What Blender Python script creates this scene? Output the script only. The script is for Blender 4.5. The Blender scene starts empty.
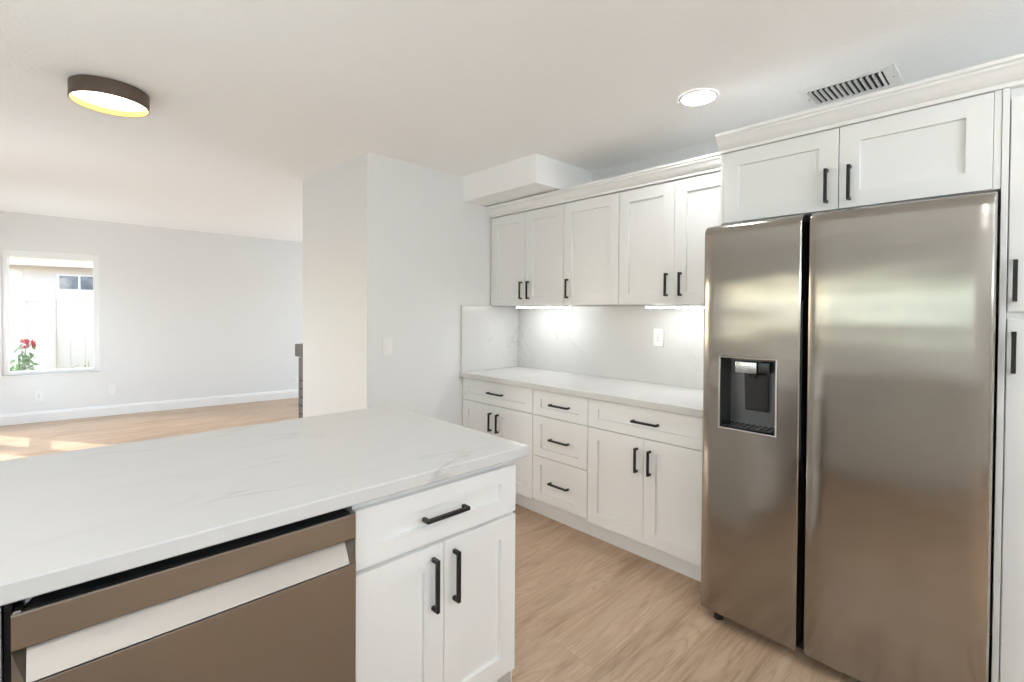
import bpy, bmesh, math, random
from mathutils import Vector, Matrix

SC = bpy.context.scene
COL = SC.collection
random.seed(7)

# ------------------------------------------------------------------ camera
F_PX, PITCH, ROLL, YAW, CY, EYE = 482.72, -0.0135, 0.00634, 0.81237, 318.24, 1.3864
cam_d = bpy.data.cameras.new('camera')
cam = bpy.data.objects.new('camera', cam_d)
COL.objects.link(cam)
cam_d.sensor_fit = 'HORIZONTAL'
cam_d.sensor_width = 36.0
cam_d.lens = F_PX / 1024 * 36.0
cam_d.shift_y = (CY - 341.0) / 1024
cam_d.clip_start = 0.02
_f0 = Vector((math.cos(YAW), math.sin(YAW), 0))
_r0 = Vector((math.sin(YAW), -math.cos(YAW), 0))
_u0 = Vector((0, 0, 1))
_f = _f0 * math.cos(PITCH) + _u0 * math.sin(PITCH)
_u = _u0 * math.cos(PITCH) - _f0 * math.sin(PITCH)
_r = _r0 * math.cos(ROLL) + _u * math.sin(ROLL)
_u = _u * math.cos(ROLL) - _r0 * math.sin(ROLL)
cam.matrix_world = Matrix(((_r.x, _u.x, -_f.x, 0), (_r.y, _u.y, -_f.y, 0), (_r.z, _u.z, -_f.z, EYE), (0, 0, 0, 1)))
SC.camera = cam

# ------------------------------------------------------------------ view, world, sun
SC.view_settings.view_transform = 'Standard'
SC.view_settings.look = 'None'
SC.view_settings.gamma = 1.0
SC.view_settings.use_curve_mapping = False
SC.view_settings.exposure = 0.28

SUN_EL = math.radians(33.5)
SUN_H = Vector((0.559, -0.829, 0))           # horizontal travel of the sunlight
w = bpy.data.worlds.new('sky')
SC.world = w
w.use_nodes = True
nt = w.node_tree
nt.nodes.clear()
_o = nt.nodes.new('ShaderNodeOutputWorld')
_b = nt.nodes.new('ShaderNodeBackground')
_s = nt.nodes.new('ShaderNodeTexSky')
_s.sky_type = 'NISHITA'
_s.sun_disc = False
_s.sun_elevation = SUN_EL
_s.sun_rotation = math.atan2(-SUN_H.x, -SUN_H.y)
_s.air_density = 1.0
_s.dust_density = 3.0
_m = nt.nodes.new('ShaderNodeMix')
_m.data_type = 'RGBA'
_m.inputs[0].default_value = 0.6
_m.inputs[7].default_value = (0.78, 0.845, 0.92, 1)
nt.links.new(_s.outputs[0], _m.inputs[6])
nt.links.new(_m.outputs[2], _b.inputs[0])
_b.inputs[1].default_value = 2.0
nt.links.new(_b.outputs[0], _o.inputs[0])

def look_dir(o, d):
    o.rotation_euler = Vector(d).to_track_quat('-Z', 'Y').to_euler()

sun_d = bpy.data.lights.new('sun', 'SUN')
sun_d.energy = 5.5
sun_d.angle = 0.009
sun_d.color = (1.0, 0.97, 0.93)
sun = bpy.data.objects.new('sun', sun_d)
COL.objects.link(sun)
look_dir(sun, SUN_H * math.cos(SUN_EL) + Vector((0, 0, -math.sin(SUN_EL))))
sun.location = (-4, 12, 6)

def area(name, loc, d, sx, sy, power, color=(1, 1, 1), spread=math.pi):
    l = bpy.data.lights.new(name, 'AREA')
    l.shape = 'RECTANGLE'
    l.size, l.size_y = sx, sy
    l.energy = power
    l.color = color
    l.spread = spread
    o = bpy.data.objects.new(name, l)
    COL.objects.link(o)
    o.location = loc
    look_dir(o, d)
    return o

# area lamps tilted up as daylight at openings, some only added to brighten (behind or beside the camera)
DAY = (0.82, 0.92, 1.0)
COOL = (0.70, 0.87, 1.0)
area('daylight_kitchen_window', (-1.12, 1.1, 1.52), (1, 0, 1.2), 3.2, 0.72, 8.5, COOL)
area('fill_back_window', (0.9, -2.34, 1.72), (0, .4, 1.0), 2.6, .75, 60, DAY)  # added lamp aimed up to lift the ceiling; its unseen window is added too
area('daylight_living_door', (-0.67, 7.35, 1.05), (1, -.15, .3), 1.5, 1.8, 8, COOL)
area('fill_living_window', (4.55, 6.0, 1.25), (-1, 0, .3), 2.6, 1.6, 30, DAY)  # added fill for the living room, at an unseen added window
area('fill_side_window', (-0.67, 4.7, 1.45), (1, 0, .5), 1.0, 1.1, 4, COOL)  # added fill for the partition end and ceiling, at an unseen added window

SC.cycles.max_bounces = 12
SC.cycles.diffuse_bounces = 8
SC.cycles.glossy_bounces = 5
SC.cycles.transparent_max_bounces = 12
SC.cycles.use_denoising = True
SC.cycles.sample_clamp_indirect = 6.0

# ------------------------------------------------------------------ materials
def mat(name, color=(.8, .8, .8), rough=.5, metal=0.0, spec=.5, emit=None, emit_s=0.0):
    m = bpy.data.materials.new(name)
    m.use_nodes = True
    p = m.node_tree.nodes['Principled BSDF']
    p.inputs['Base Color'].default_value = (*color, 1)
    p.inputs['Roughness'].default_value = rough
    p.inputs['Metallic'].default_value = metal
    p.inputs['Specular IOR Level'].default_value = spec
    if emit:
        p.inputs['Emission Color'].default_value = (*emit, 1)
        p.inputs['Emission Strength'].default_value = emit_s
    return m

def N(m, t, **kw):
    n = m.node_tree.nodes.new(t)
    for k, v in kw.items():
        if hasattr(n, k):
            setattr(n, k, v)
        else:
            n.inputs[k.replace('_', ' ')].default_value = v
    return n

def L(m, a, b):
    m.node_tree.links.new(a, b)

def P(m):
    return m.node_tree.nodes['Principled BSDF']

def coords(m, scale=(1, 1, 1), rot=(0, 0, 0)):
    tc = N(m, 'ShaderNodeNewGeometry')
    mp = N(m, 'ShaderNodeMapping')
    mp.inputs['Scale'].default_value = scale
    mp.inputs['Rotation'].default_value = rot
    L(m, tc.outputs['Position'], mp.inputs['Vector'])
    return mp.outputs['Vector']

def bump(m, height, strength, dist=0.01):
    b = N(m, 'ShaderNodeBump')
    b.inputs['Strength'].default_value = strength
    b.inputs['Distance'].default_value = dist
    L(m, height, b.inputs['Height'])
    L(m, b.outputs[0], P(m).inputs['Normal'])
    return b

def noisy_bump(m, scale, strength, dist, detail=3, sc=(1, 1, 1)):
    n = N(m, 'ShaderNodeTexNoise')
    n.inputs['Scale'].default_value = scale
    n.inputs['Detail'].default_value = detail
    L(m, coords(m, sc), n.inputs['Vector'])
    bump(m, n.outputs['Fac'], strength, dist)
    return n

M = {}
M['wall'] = mat('wall_paint', (.78, .775, .765), .65, spec=.3); noisy_bump(M['wall'], 130, .25, .002)
M['ceiling'] = mat('ceiling_paint', (.95, .945, .935), .8, spec=.2); noisy_bump(M['ceiling'], 70, .55, .004, 4)
M['trim'] = mat('trim_paint', (.86, .85, .83), .4); noisy_bump(M['trim'], 60, .05, .001)
M['cab'] = mat('cabinet_paint', (.82, .815, .80), .38, spec=.45); noisy_bump(M['cab'], 25, .04, .001)
M['cab_in'] = mat('cabinet_box', (.78, .777, .765), .5); noisy_bump(M['cab_in'], 25, .04, .001)
M['black'] = mat('black_metal', (.018, .016, .015), .42, .3); noisy_bump(M['black'], 300, .06, .0005)
M['dark'] = mat('black_plastic', (.012, .012, .012), .45); noisy_bump(M['dark'], 200, .05, .0005)
M['gasket'] = mat('dark_gasket', (.02, .019, .018), .6); noisy_bump(M['gasket'], 200, .05, .0005)
M['plate'] = mat('white_plastic', (.84, .83, .81), .35); noisy_bump(M['plate'], 80, .02, .0005)
M['disp'] = mat('dispenser_grey', (.16, .16, .165), .3, .6); noisy_bump(M['disp'], 60, .04, .0005)
M['disp_dark'] = mat('dispenser_black', (.022, .022, .023), .25); noisy_bump(M['disp_dark'], 60, .03, .0005)
M['chrome'] = mat('nozzle_metal', (.55, .55, .55), .25, 1.0); noisy_bump(M['chrome'], 60, .03, .0005)
M['fence'] = mat('fence_vinyl', (.88, .83, .74), .5); noisy_bump(M['fence'], 40, .03, .001)
M['stucco'] = mat('stucco', (.74, .68, .62), .9); noisy_bump(M['stucco'], 50, .4, .004)
M['fascia'] = mat('tan_fascia', (.80, .68, .54), .7); noisy_bump(M['fascia'], 30, .1, .002)
M['roof'] = mat('roof_shingle', (.32, .26, .22), .9); noisy_bump(M['roof'], 20, .5, .01)
M['leaf'] = mat('leaf_green', (.16, .27, .07), .55)
M['stem'] = mat('stem_green', (.17, .2, .08), .6); noisy_bump(M['stem'], 90, .2, .001)
M['petal'] = mat('red_petal', (.62, .05, .06), .5)
M['leaf_y'] = mat('leaf_olive', (.38, .36, .07), .55)
for k, s in (('leaf', 40), ('petal', 60), ('leaf_y', 40)):
    noisy_bump(M[k], s, .2, .001)
M['soil'] = mat('soil', (.30, .24, .18), .95); noisy_bump(M['soil'], 12, .5, .02)
M['shade_out'] = mat('lamp_bronze', (.13, .095, .075), .45, .4); noisy_bump(M['shade_out'], 90, .08, .0005)
M['shade_in'] = mat('lamp_gold', (.93, .56, .14), .4, .3); noisy_bump(M['shade_in'], 90, .08, .0005)
M['lens'] = mat('lit_lens', (.9, .9, .9), .5, emit=(.97, .98, 1.0), emit_s=75.0)
M['lens_w'] = mat('lit_diffuser', (.9, .9, .9), .5, emit=(1.0, .90, .74), emit_s=3.6)
M['led'] = mat('lit_strip', (.9, .9, .9), .5, emit=(.97, .985, 1.0), emit_s=30.0)
M['firebox'] = mat('firebox_black', (.02, .02, .02), .9); noisy_bump(M['firebox'], 30, .3, .003)
M['gap'] = mat('duct_shade_mortar', (.035, .035, .03), .8); noisy_bump(M['gap'], 30, .1, .002)  # dark colour for the duct's shade and the mortar joints

# painted brick
m = M['brick'] = mat('grey_brick', (.27, .26, .255), .85)
noisy_bump(m, 70, .5, .004)
n = N(m, 'ShaderNodeTexNoise', Scale=22.0); L(m, coords(m), n.inputs['Vector'])
r = N(m, 'ShaderNodeValToRGB'); r.color_ramp.elements[0].color = (.11, .107, .104, 1); r.color_ramp.elements[1].color = (.22, .215, .21, 1)
L(m, n.outputs['Fac'], r.inputs[0]); L(m, r.outputs[0], P(m).inputs['Base Color'])

# stainless steel, brushed level
def steel(name, color, rough, aniso):
    m = mat(name, color, rough, 1.0)
    P(m).inputs['Anisotropic'].default_value = aniso
    tg = N(m, 'ShaderNodeTangent', direction_type='RADIAL', axis='Z')
    L(m, tg.outputs[0], P(m).inputs['Tangent'])
    a = N(m, 'ShaderNodeTexNoise', Scale=1.0); a.inputs['Detail'].default_value = 2
    L(m, coords(m, (3, 3, 420)), a.inputs['Vector'])
    b = N(m, 'ShaderNodeTexNoise', Scale=1.0); b.inputs['Detail'].default_value = 1
    L(m, coords(m, (2.2, 2.2, 6.0)), b.inputs['Vector'])
    b1 = N(m, 'ShaderNodeBump'); b1.inputs['Strength'].default_value = .05; b1.inputs['Distance'].default_value = .0006
    L(m, a.outputs['Fac'], b1.inputs['Height'])
    b2 = N(m, 'ShaderNodeBump'); b2.inputs['Strength'].default_value = .7; b2.inputs['Distance'].default_value = .006
    L(m, b.outputs['Fac'], b2.inputs['Height']); L(m, b1.outputs[0], b2.inputs['Normal'])
    L(m, b2.outputs[0], P(m).inputs['Normal'])
    return m
M['steel'] = steel('stainless_steel', (.36, .332, .30), .17, .35)
M['steel_dw'] = steel('stainless_brushed', (.31, .275, .245), .34, .4)

# quartz with soft veins
def quartz(name, seed, vein_rot, strength):
    m = mat(name, (.82, .81, .79), .22, spec=.5)
    v = coords(m, (1, 1, 1), vein_rot)
    off = N(m, 'ShaderNodeVectorMath', operation='ADD'); off.inputs[1].default_value = (seed, seed * .7, seed * .3)
    L(m, v, off.inputs[0])
    wob = N(m, 'ShaderNodeTexNoise'); wob.inputs['Scale'].default_value = 2.2; wob.inputs['Detail'].default_value = 5
    L(m, off.outputs[0], wob.inputs['Vector'])
    st = N(m, 'ShaderNodeMapping'); st.inputs['Scale'].default_value = (.45, 2.6, 2.6)
    mix = N(m, 'ShaderNodeMix', data_type='VECTOR'); mix.inputs[0].default_value = .16
    L(m, off.outputs[0], mix.inputs[4]); L(m, wob.outputs['Color'], mix.inputs[5])
    L(m, mix.outputs[1], st.inputs['Vector'])
    n1 = N(m, 'ShaderNodeTexNoise'); n1.inputs['Scale'].default_value = 1.25; n1.inputs['Detail'].default_value = 4; n1.inputs['Roughness'].default_value = .62
    L(m, st.outputs[0], n1.inputs['Vector'])
    r1 = N(m, 'ShaderNodeValToRGB'); e = r1.color_ramp.elements
    e[0].position = .485; e[0].color = (0, 0, 0, 1); e[1].position = .515; e[1].color = (0, 0, 0, 1)
    k = e.new(.5); k.color = (1, 1, 1, 1)
    L(m, n1.outputs['Fac'], r1.inputs[0])
    n2 = N(m, 'ShaderNodeTexNoise'); n2.inputs['Scale'].default_value = 1.7; n2.inputs['Detail'].default_value = 2
    L(m, off.outputs[0], n2.inputs['Vector'])
    r2 = N(m, 'ShaderNodeValToRGB'); r2.color_ramp.elements[0].position = .46; r2.color_ramp.elements[1].position = .66
    L(m, n2.outputs['Fac'], r2.inputs[0])
    mu = N(m, 'ShaderNodeMath', operation='MULTIPLY'); L(m, r1.outputs[0], mu.inputs[0]); L(m, r2.outputs[0], mu.inputs[1])
    mu2 = N(m, 'ShaderNodeMath', operation='MULTIPLY'); L(m, mu.outputs[0], mu2.inputs[0]); mu2.inputs[1].default_value = strength
    n3 = N(m, 'ShaderNodeTexNoise'); n3.inputs['Scale'].default_value = 2.5; n3.inputs['Detail'].default_value = 3
    L(m, st.outputs[0], n3.inputs['Vector'])
    base = N(m, 'ShaderNodeMix', data_type='RGBA'); base.inputs[6].default_value = (.66, .653, .635, 1); base.inputs[7].default_value = (.625, .616, .60, 1)
    L(m, n3.outputs['Fac'], base.inputs[0])
    fin = N(m, 'ShaderNodeMix', data_type='RGBA'); fin.inputs[7].default_value = (.42, .40, .38, 1)
    L(m, mu2.outputs[0], fin.inputs[0]); L(m, base.outputs[2], fin.inputs[6])
    L(m, fin.outputs[2], P(m).inputs['Base Color'])
    return m
M['quartz'] = quartz('quartz_top', 3.1, (0, 0, -.12), .6)
M['splash'] = quartz('quartz_splash', 8.3, (-.75, 0, 1.57), .45)

# oak plank floor, boards along x
m = M['floor'] = mat('oak_planks', (.5, .35, .22), .42, spec=.4)
v = coords(m)
br = N(m, 'ShaderNodeTexBrick'); br.offset = .37; br.offset_frequency = 2
for k, val in (('Scale', 1.0), ('Mortar Size', .0009), ('Mortar Smooth', .3), ('Brick Width', 1.52), ('Row Height', .225), ('Bias', 0.0)):
    br.inputs[k].default_value = val
br.inputs['Color1'].default_value = (0, 0, 0, 1); br.inputs['Color2'].default_value = (1, 1, 1, 1); br.inputs['Mortar'].default_value = (.5, .5, .5, 1)
L(m, v, br.inputs['Vector'])
shift = N(m, 'ShaderNodeVectorMath', operation='MULTIPLY_ADD')
L(m, br.outputs['Color'], shift.inputs[0]); shift.inputs[1].default_value = (7.3, 4.1, 2.2); L(m, v, shift.inputs[2])
mp = N(m, 'ShaderNodeMapping'); mp.inputs['Scale'].default_value = (1.1, 9.0, 1); L(m, shift.outputs[0], mp.inputs['Vector'])
g1 = N(m, 'ShaderNodeTexNoise'); g1.inputs['Scale'].default_value = 1.6; g1.inputs['Detail'].default_value = 6; g1.inputs['Roughness'].default_value = .6; g1.inputs['Distortion'].default_value = 1.1
L(m, mp.outputs[0], g1.inputs['Vector'])
mp2 = N(m, 'ShaderNodeMapping'); mp2.inputs['Scale'].default_value = (6, 150, 1); L(m, shift.outputs[0], mp2.inputs['Vector'])
g2 = N(m, 'ShaderNodeTexNoise'); g2.inputs['Scale'].default_value = 1.0; g2.inputs['Detail'].default_value = 3
L(m, mp2.outputs[0], g2.inputs['Vector'])
# cathedral figure: contour lines of a stretched noise
mp3 = N(m, 'ShaderNodeMapping'); mp3.inputs['Scale'].default_value = (.9, 6.5, 1); L(m, shift.outputs[0], mp3.inputs['Vector'])
g3 = N(m, 'ShaderNodeTexNoise'); g3.inputs['Scale'].default_value = 1.3; g3.inputs['Detail'].default_value = 1.5; g3.inputs['Distortion'].default_value = .3
L(m, mp3.outputs[0], g3.inputs['Vector'])
k1 = N(m, 'ShaderNodeMath', operation='MULTIPLY'); k1.inputs[1].default_value = 30.0; L(m, g3.outputs['Fac'], k1.inputs[0])
k2 = N(m, 'ShaderNodeMath', operation='PINGPONG'); k2.inputs[1].default_value = 1.0; L(m, k1.outputs[0], k2.inputs[0])
k3 = N(m, 'ShaderNodeMath', operation='POWER'); k3.inputs[1].default_value = 3.0; L(m, k2.outputs[0], k3.inputs[0])
k4 = N(m, 'ShaderNodeMapRange'); k4.inputs['From Min'].default_value = .42; k4.inputs['From Max'].default_value = .66; L(m, g1.outputs['Fac'], k4.inputs['Value'])
k5 = N(m, 'ShaderNodeMath', operation='MULTIPLY'); L(m, k3.outputs[0], k5.inputs[0]); L(m, k4.outputs[0], k5.inputs[1])
ad = N(m, 'ShaderNodeMath', operation='MULTIPLY_ADD'); ad.inputs[1].default_value = .34; L(m, g2.outputs['Fac'], ad.inputs[0]); L(m, g1.outputs['Fac'], ad.inputs[2])
ad3 = N(m, 'ShaderNodeMath', operation='MULTIPLY_ADD'); ad3.inputs[1].default_value = -.27; L(m, k5.outputs[0], ad3.inputs[0]); L(m, ad.outputs[0], ad3.inputs[2])
ad2 = N(m, 'ShaderNodeMath', operation='MULTIPLY_ADD'); ad2.inputs[1].default_value = .09; L(m, br.outputs['Color'], ad2.inputs[0]); L(m, ad3.outputs[0], ad2.inputs[2])
rp = N(m, 'ShaderNodeValToRGB'); e = rp.color_ramp.elements
e[0].position = .42; e[0].color = (.27, .185, .115, 1); e[1].position = .96; e[1].color = (.60, .455, .33, 1)
k = e.new(.64); k.color = (.46, .325, .22, 1)
L(m, ad2.outputs[0], rp.inputs[0])
sm = N(m, 'ShaderNodeMix', data_type='RGBA'); sm.inputs[7].default_value = (.33, .225, .15, 1)
L(m, br.outputs['Fac'], sm.inputs[0]); L(m, rp.outputs[0], sm.inputs[6]); L(m, sm.outputs[2], P(m).inputs['Base Color'])
bump(m, g2.outputs['Fac'], .08, .001)

# window glass: thin, mostly clear, a little mirror
m = M['glass'] = bpy.data.materials.new('window_glass'); m.use_nodes = True
t = m.node_tree; t.nodes.clear()
o_ = t.nodes.new('ShaderNodeOutputMaterial'); a_ = t.nodes.new('ShaderNodeBsdfTransparent'); g_ = t.nodes.new('ShaderNodeBsdfGlossy'); x_ = t.nodes.new('ShaderNodeMixShader')
g_.inputs['Roughness'].default_value = .02; x_.inputs[0].default_value = .05; a_.inputs[0].default_value = (.97, .98, .97, 1)
t.links.new(a_.outputs[0], x_.inputs[1]); t.links.new(g_.outputs[0], x_.inputs[2]); t.links.new(x_.outputs[0], o_.inputs[0])
m = M['glass_dark'] = mat('house_pane', (.20, .22, .25), .12, spec=.6)
n = N(m, 'ShaderNodeTexNoise', Scale=3.0); L(m, coords(m), n.inputs['Vector'])
r = N(m, 'ShaderNodeValToRGB'); r.color_ramp.elements[0].color = (.14, .16, .18, 1); r.color_ramp.elements[1].color = (.34, .37, .42, 1)
r.color_ramp.elements[0].position = .42; r.color_ramp.elements[1].position = .6
L(m, n.outputs['Fac'], r.inputs[0]); L(m, r.outputs[0], P(m).inputs['Base Color'])

# ------------------------------------------------------------------ mesh helpers
def new():
    return bmesh.new()

def box(bm, x0, x1, y0, y1, z0, z1, bev=0.0, seg=1):
    r = bmesh.ops.create_cube(bm, size=1.0)
    vs = r['verts']
    for v in vs:
        v.co = Vector(((x0 + x1) / 2 + v.co.x * (x1 - x0), (y0 + y1) / 2 + v.co.y * (y1 - y0), (z0 + z1) / 2 + v.co.z * (z1 - z0)))
    if bev:
        es = list({e for v in vs for e in v.link_edges})
        bmesh.ops.bevel(bm, geom=es, offset=bev, segments=seg, profile=.6, affect='EDGES')
    return bm

def loops(bm, rings, cap0=True, cap1=True, closed=True):
    """skin a list of equal-length vertex rings"""
    R = [[bm.verts.new(p) for p in r] for r in rings]
    n = len(R[0])
    for a, b in zip(R, R[1:]):
        for i in range(n if closed else n - 1):
            j = (i + 1) % n
            bm.faces.new((a[i], a[j], b[j], b[i]))
    if cap0:
        bm.faces.new(R[0][::-1])
    if cap1:
        bm.faces.new(R[-1])
    return R

def cyl(bm, c, d, r0, r1, h, n=24):
    """tapered cylinder from c along axis d"""
    d = Vector(d).normalized()
    a = d.orthogonal().normalized(); b = d.cross(a)
    rings = []
    for t, r in ((0, r0), (h, r1)):
        rings.append([Vector(c) + d * t + (a * math.cos(2 * math.pi * i / n) + b * math.sin(2 * math.pi * i / n)) * r for i in range(n)])
    loops(bm, rings)

def prism(bm, prof, axis, a0, a1):
    """profile points (p,q) swept along axis 'x' (p=y,q=z), 'y' (p=x,q=z) or 'z' (p=x,q=y)"""
    def mk(a):
        if axis == 'x': return [Vector((a, p, q)) for p, q in prof]
        if axis == 'y': return [Vector((p, a, q)) for p, q in prof]
        return [Vector((p, q, a)) for p, q in prof]
    loops(bm, [mk(a0), mk(a1)])

class face_x:            # fronts that face -x, plane at x
    def __init__(s, x): s.x = x
    def __call__(s, u, z, n): return Vector((s.x - n, u, z))
class face_xp:           # fronts that face +x
    def __init__(s, x): s.x = x
    def __call__(s, u, z, n): return Vector((s.x + n, u, z))
class face_y:            # fronts that face -y, plane at y
    def __init__(s, y): s.y = y
    def __call__(s, u, z, n): return Vector((u, s.y - n, z))

def mbox(bm, f, u0, u1, z0, z1, n0, n1, bev=0.0):
    a, b = f(u0, z0, n0), f(u1, z1, n1)
    return box(bm, min(a.x, b.x), max(a.x, b.x), min(a.y, b.y), max(a.y, b.y), min(a.z, b.z), max(a.z, b.z), bev)

def shaker(f, u0, u1, z0, z1, t=.020, st=.070, rail=.070, rec=.0115):
    bm = new()
    c = .0016
    def ring(i, j, n): return [f(u0 + i, z0 + j, n), f(u1 - i, z0 + j, n), f(u1 - i, z1 - j, n), f(u0 + i, z1 - j, n)]
    loops(bm, [ring(0, 0, 0), ring(0, 0, t - c), ring(c, c, t), ring(st, rail, t), ring(st + .0015, rail + .0015, t - rec), ])
    bmesh.ops.recalc_face_normals(bm, faces=bm.faces)
    return bm

def pull(f, u, z, length, vertical, n0=.020, s=.0118, out=.032):
    """square bar pull with two posts"""
    bm = new()
    h = length / 2
    if vertical:
        mbox(bm, f, u - s / 2, u + s / 2, z - h, z + h, n0 + out - s, n0 + out, .0012)
        for q in (-1, 1):
            zz = z + q * (h - s / 2)
            mbox(bm, f, u - s / 2, u + s / 2, zz - s / 2, zz + s / 2, n0, n0 + out - s, .0008)
    else:
        mbox(bm, f, u - h, u + h, z - s / 2, z + s / 2, n0 + out - s, n0 + out, .0012)
        for q in (-1, 1):
            uu = u + q * (h - s / 2)
            mbox(bm, f, uu - s / 2, uu + s / 2, z - s / 2, z + s / 2, n0, n0 + out - s, .0008)
    return bm

# ------------------------------------------------------------------ object helpers
def mesh_obj(name, bm, m, off=(0, 0, 0), smooth=None):
    bmesh.ops.recalc_face_normals(bm, faces=bm.faces)
    me = bpy.data.meshes.new(name)
    bmesh.ops.translate(bm, verts=bm.verts, vec=-Vector(off))
    bm.to_mesh(me); bm.free()
    me.materials.append(m)
    if smooth:
        me.shade_smooth()
        me.set_sharp_from_angle(angle=math.radians(smooth))
    o = bpy.data.objects.new(name, me)
    COL.objects.link(o)
    return o

class Thing:
    def __init__(s, name, label, cat, loc, group=None, frame=None):
        s.loc = Vector(loc)
        s.o = bpy.data.objects.new(name, None)
        s.o.empty_display_size = .05
        COL.objects.link(s.o)
        s.o['label'] = label; s.o['category'] = cat
        if group: s.o['group'] = group
        s.o.matrix_world = (frame or Matrix()) @ Matrix.Translation(s.loc)
    def part(s, name, bm, m, parent=None, label=None, smooth=None):
        o = mesh_obj(name, bm, m, s.loc, smooth)
        o.parent = parent or s.o
        if label: o['label'] = label
        return o

def single(name, label, cat, bm, m, loc, group=None, frame=None, smooth=None):
    o = mesh_obj(name, bm, m, loc, smooth)
    o.matrix_world = (frame or Matrix()) @ Matrix.Translation(Vector(loc))
    o['label'] = label; o['category'] = cat
    if group: o['group'] = group
    return o

def struct(name, bm, m, parent=None, frame=None):
    o = mesh_obj(name, bm, m)
    if parent: o.parent = parent
    else:
        o['kind'] = 'structure'
        if frame: o.matrix_world = frame
    return o

# ------------------------------------------------------------------ key dimensions (metres)
CT = .914                      # worktop height
XW = 2.93                      # kitchen wall behind the cabinets
Y1 = 3.012                     # wall with the switch
X0 = 1.517                     # end face of that wall
Y2 = 4.160
PY, PX, PB = 1.194, 1.2186, 2.172   # peninsula worktop: front, end, back
CEIL = 2.4384
FAR = Matrix.Translation((0, 8.2296, 0)) @ Matrix.Rotation(math.atan(-.11654), 4, 'Z')
CT0 = .876

# ------------------------------------------------------------------ floor, ceiling, walls
bm = new(); box(bm, -1.25, 5.0, -2.5, 8.6, -.06, 0)
struct('floor', bm, M['floor'])

bm = new()
xs = [-1.25, .6, X0, 3.05, 5.0]
ys = [-2.5, 2.15, Y1, 4.158, 8.6]
Z = {0: [2.4384] * 5, 1: [2.4384] * 5, 2: [2.482, 2.480, 2.444, 2.4384, 2.4384], 3: [2.502, 2.499, 2.479, 2.479, 2.479], 4: [2.545, 2.525, 2.50, 2.47, 2.45]}
G = [[bm.verts.new((xs[i], ys[j], Z[j][i])) for i in range(5)] for j in range(5)]
T = [[bm.verts.new((xs[i], ys[j], 2.66)) for i in range(5)] for j in range(5)]
for j in range(4):
    for i in range(4):
        bm.faces.new((G[j][i], G[j + 1][i], G[j + 1][i + 1], G[j][i + 1]))
        bm.faces.new((T[j][i], T[j][i + 1], T[j + 1][i + 1], T[j + 1][i]))
for i in range(4):
    bm.faces.new((G[0][i], G[0][i + 1], T[0][i + 1], T[0][i])); bm.faces.new((G[4][i + 1], G[4][i], T[4][i], T[4][i + 1]))
    bm.faces.new((G[i + 1][0], G[i][0], T[i][0], T[i + 1][0])); bm.faces.new((G[i][4], G[i + 1][4], T[i + 1][4], T[i][4]))
struct('ceiling', bm, M['ceiling'])

def wall_x(bm, x0, x1, y0, y1, holes, top=2.60):
    """wall slab at x0..x1 running along y with rectangular holes (ya,yb,za,zb)"""
    cur = y0
    for ya, yb, za, zb in sorted(holes):
        box(bm, x0, x1, cur, ya, 0, top)
        if za > 0: box(bm, x0, x1, ya, yb, 0, za)
        box(bm, x0, x1, ya, yb, zb, top)
        cur = yb
    box(bm, x0, x1, cur, y1, 0, top)

def wall_y(bm, y0, y1, x0, x1, holes, top=2.60):
    cur = x0
    for xa, xb, za, zb in sorted(holes):
        box(bm, cur, xa, y0, y1, 0, top)
        if za > 0: box(bm, xa, xb, y0, y1, 0, za)
        box(bm, xa, xb, y0, y1, zb, top)
        cur = xb
    box(bm, cur, x1, y0, y1, 0, top)

bm = new(); box(bm, X0, 3.05, Y1, Y2, 0, 2.60); struct('wall_partition', bm, M['wall'])
bm = new(); box(bm, XW, 3.05, -2.5, Y1, 0, 2.60); struct('wall_kitchen', bm, M['wall'])
bm = new(); wall_x(bm, -1.27, -1.15, -2.5, 3.2, [(-.6, 2.8, 1.16, 1.88)]); struct('wall_sink', bm, M['wall'])
bm = new(); wall_y(bm, -2.5, -2.38, -1.15, 2.93, [(-.42, 2.22, 1.35, 2.10)]); struct('wall_back', bm, M['wall'])
# living room side wall with a glazed door (two leaves) and a second opening added for light
bm = new(); wall_x(bm, -.80, -.70, 3.32, 8.7, [(4.2, 5.2, .9, 2.0), (6.50, 8.28, 0, 2.08)]); struct('wall_living', bm, M['wall'])
bm = new(); box(bm, -1.27, -.70, 3.2, 3.32, 0, 2.60); struct('wall_return', bm, M['wall'])
bm = new(); wall_x(bm, 4.6, 4.72, Y2, 8.3, [(4.7, 7.3, .45, 2.05)]); struct('wall_far_side', bm, M['wall'])
bm = new(); box(bm, 3.05, 4.72, Y2 - .12, Y2, 0, 2.60); struct('wall_behind_partition', bm, M['wall'])

# far wall with the window: built in its own slightly turned frame (u along, v outwards)
WU0, WU1, WZ0, WZ1 = -.462, .418, .585, 2.095
bm = new(); wall_y(bm, 0, .14, -.80, 5.1, [(WU0, WU1, WZ0, WZ1)], 2.62); struct('wall_far', bm, M['wall'], frame=FAR)

def baseboard(name, bm, frame=None):
    return struct(name, bm, M['trim'], frame=frame)
BP = [(0, 0), (-.016, 0), (-.016, .105), (-.011, .112), (-.011, .124), (-.004, .132), (0, .132)]
bm = new(); prism(bm, [(p, q) for p, q in BP], 'x', -.70, 4.62); baseboard('baseboard_far', bm, FAR)
bm = new(); prism(bm, [(X0 + p, q) for p, q in BP], 'y', Y1 - .016, Y2); baseboard('baseboard_partition', bm)
bm = new(); prism(bm, [(Y1 + p, q) for p, q in BP], 'x', X0, 2.31); baseboard('baseboard_switch_wall', bm)
bm = new(); prism(bm, [(-.70 - p, q) for p, q in BP], 'y', 5.7, 6.44); baseboard('baseboard_living', bm)

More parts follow.
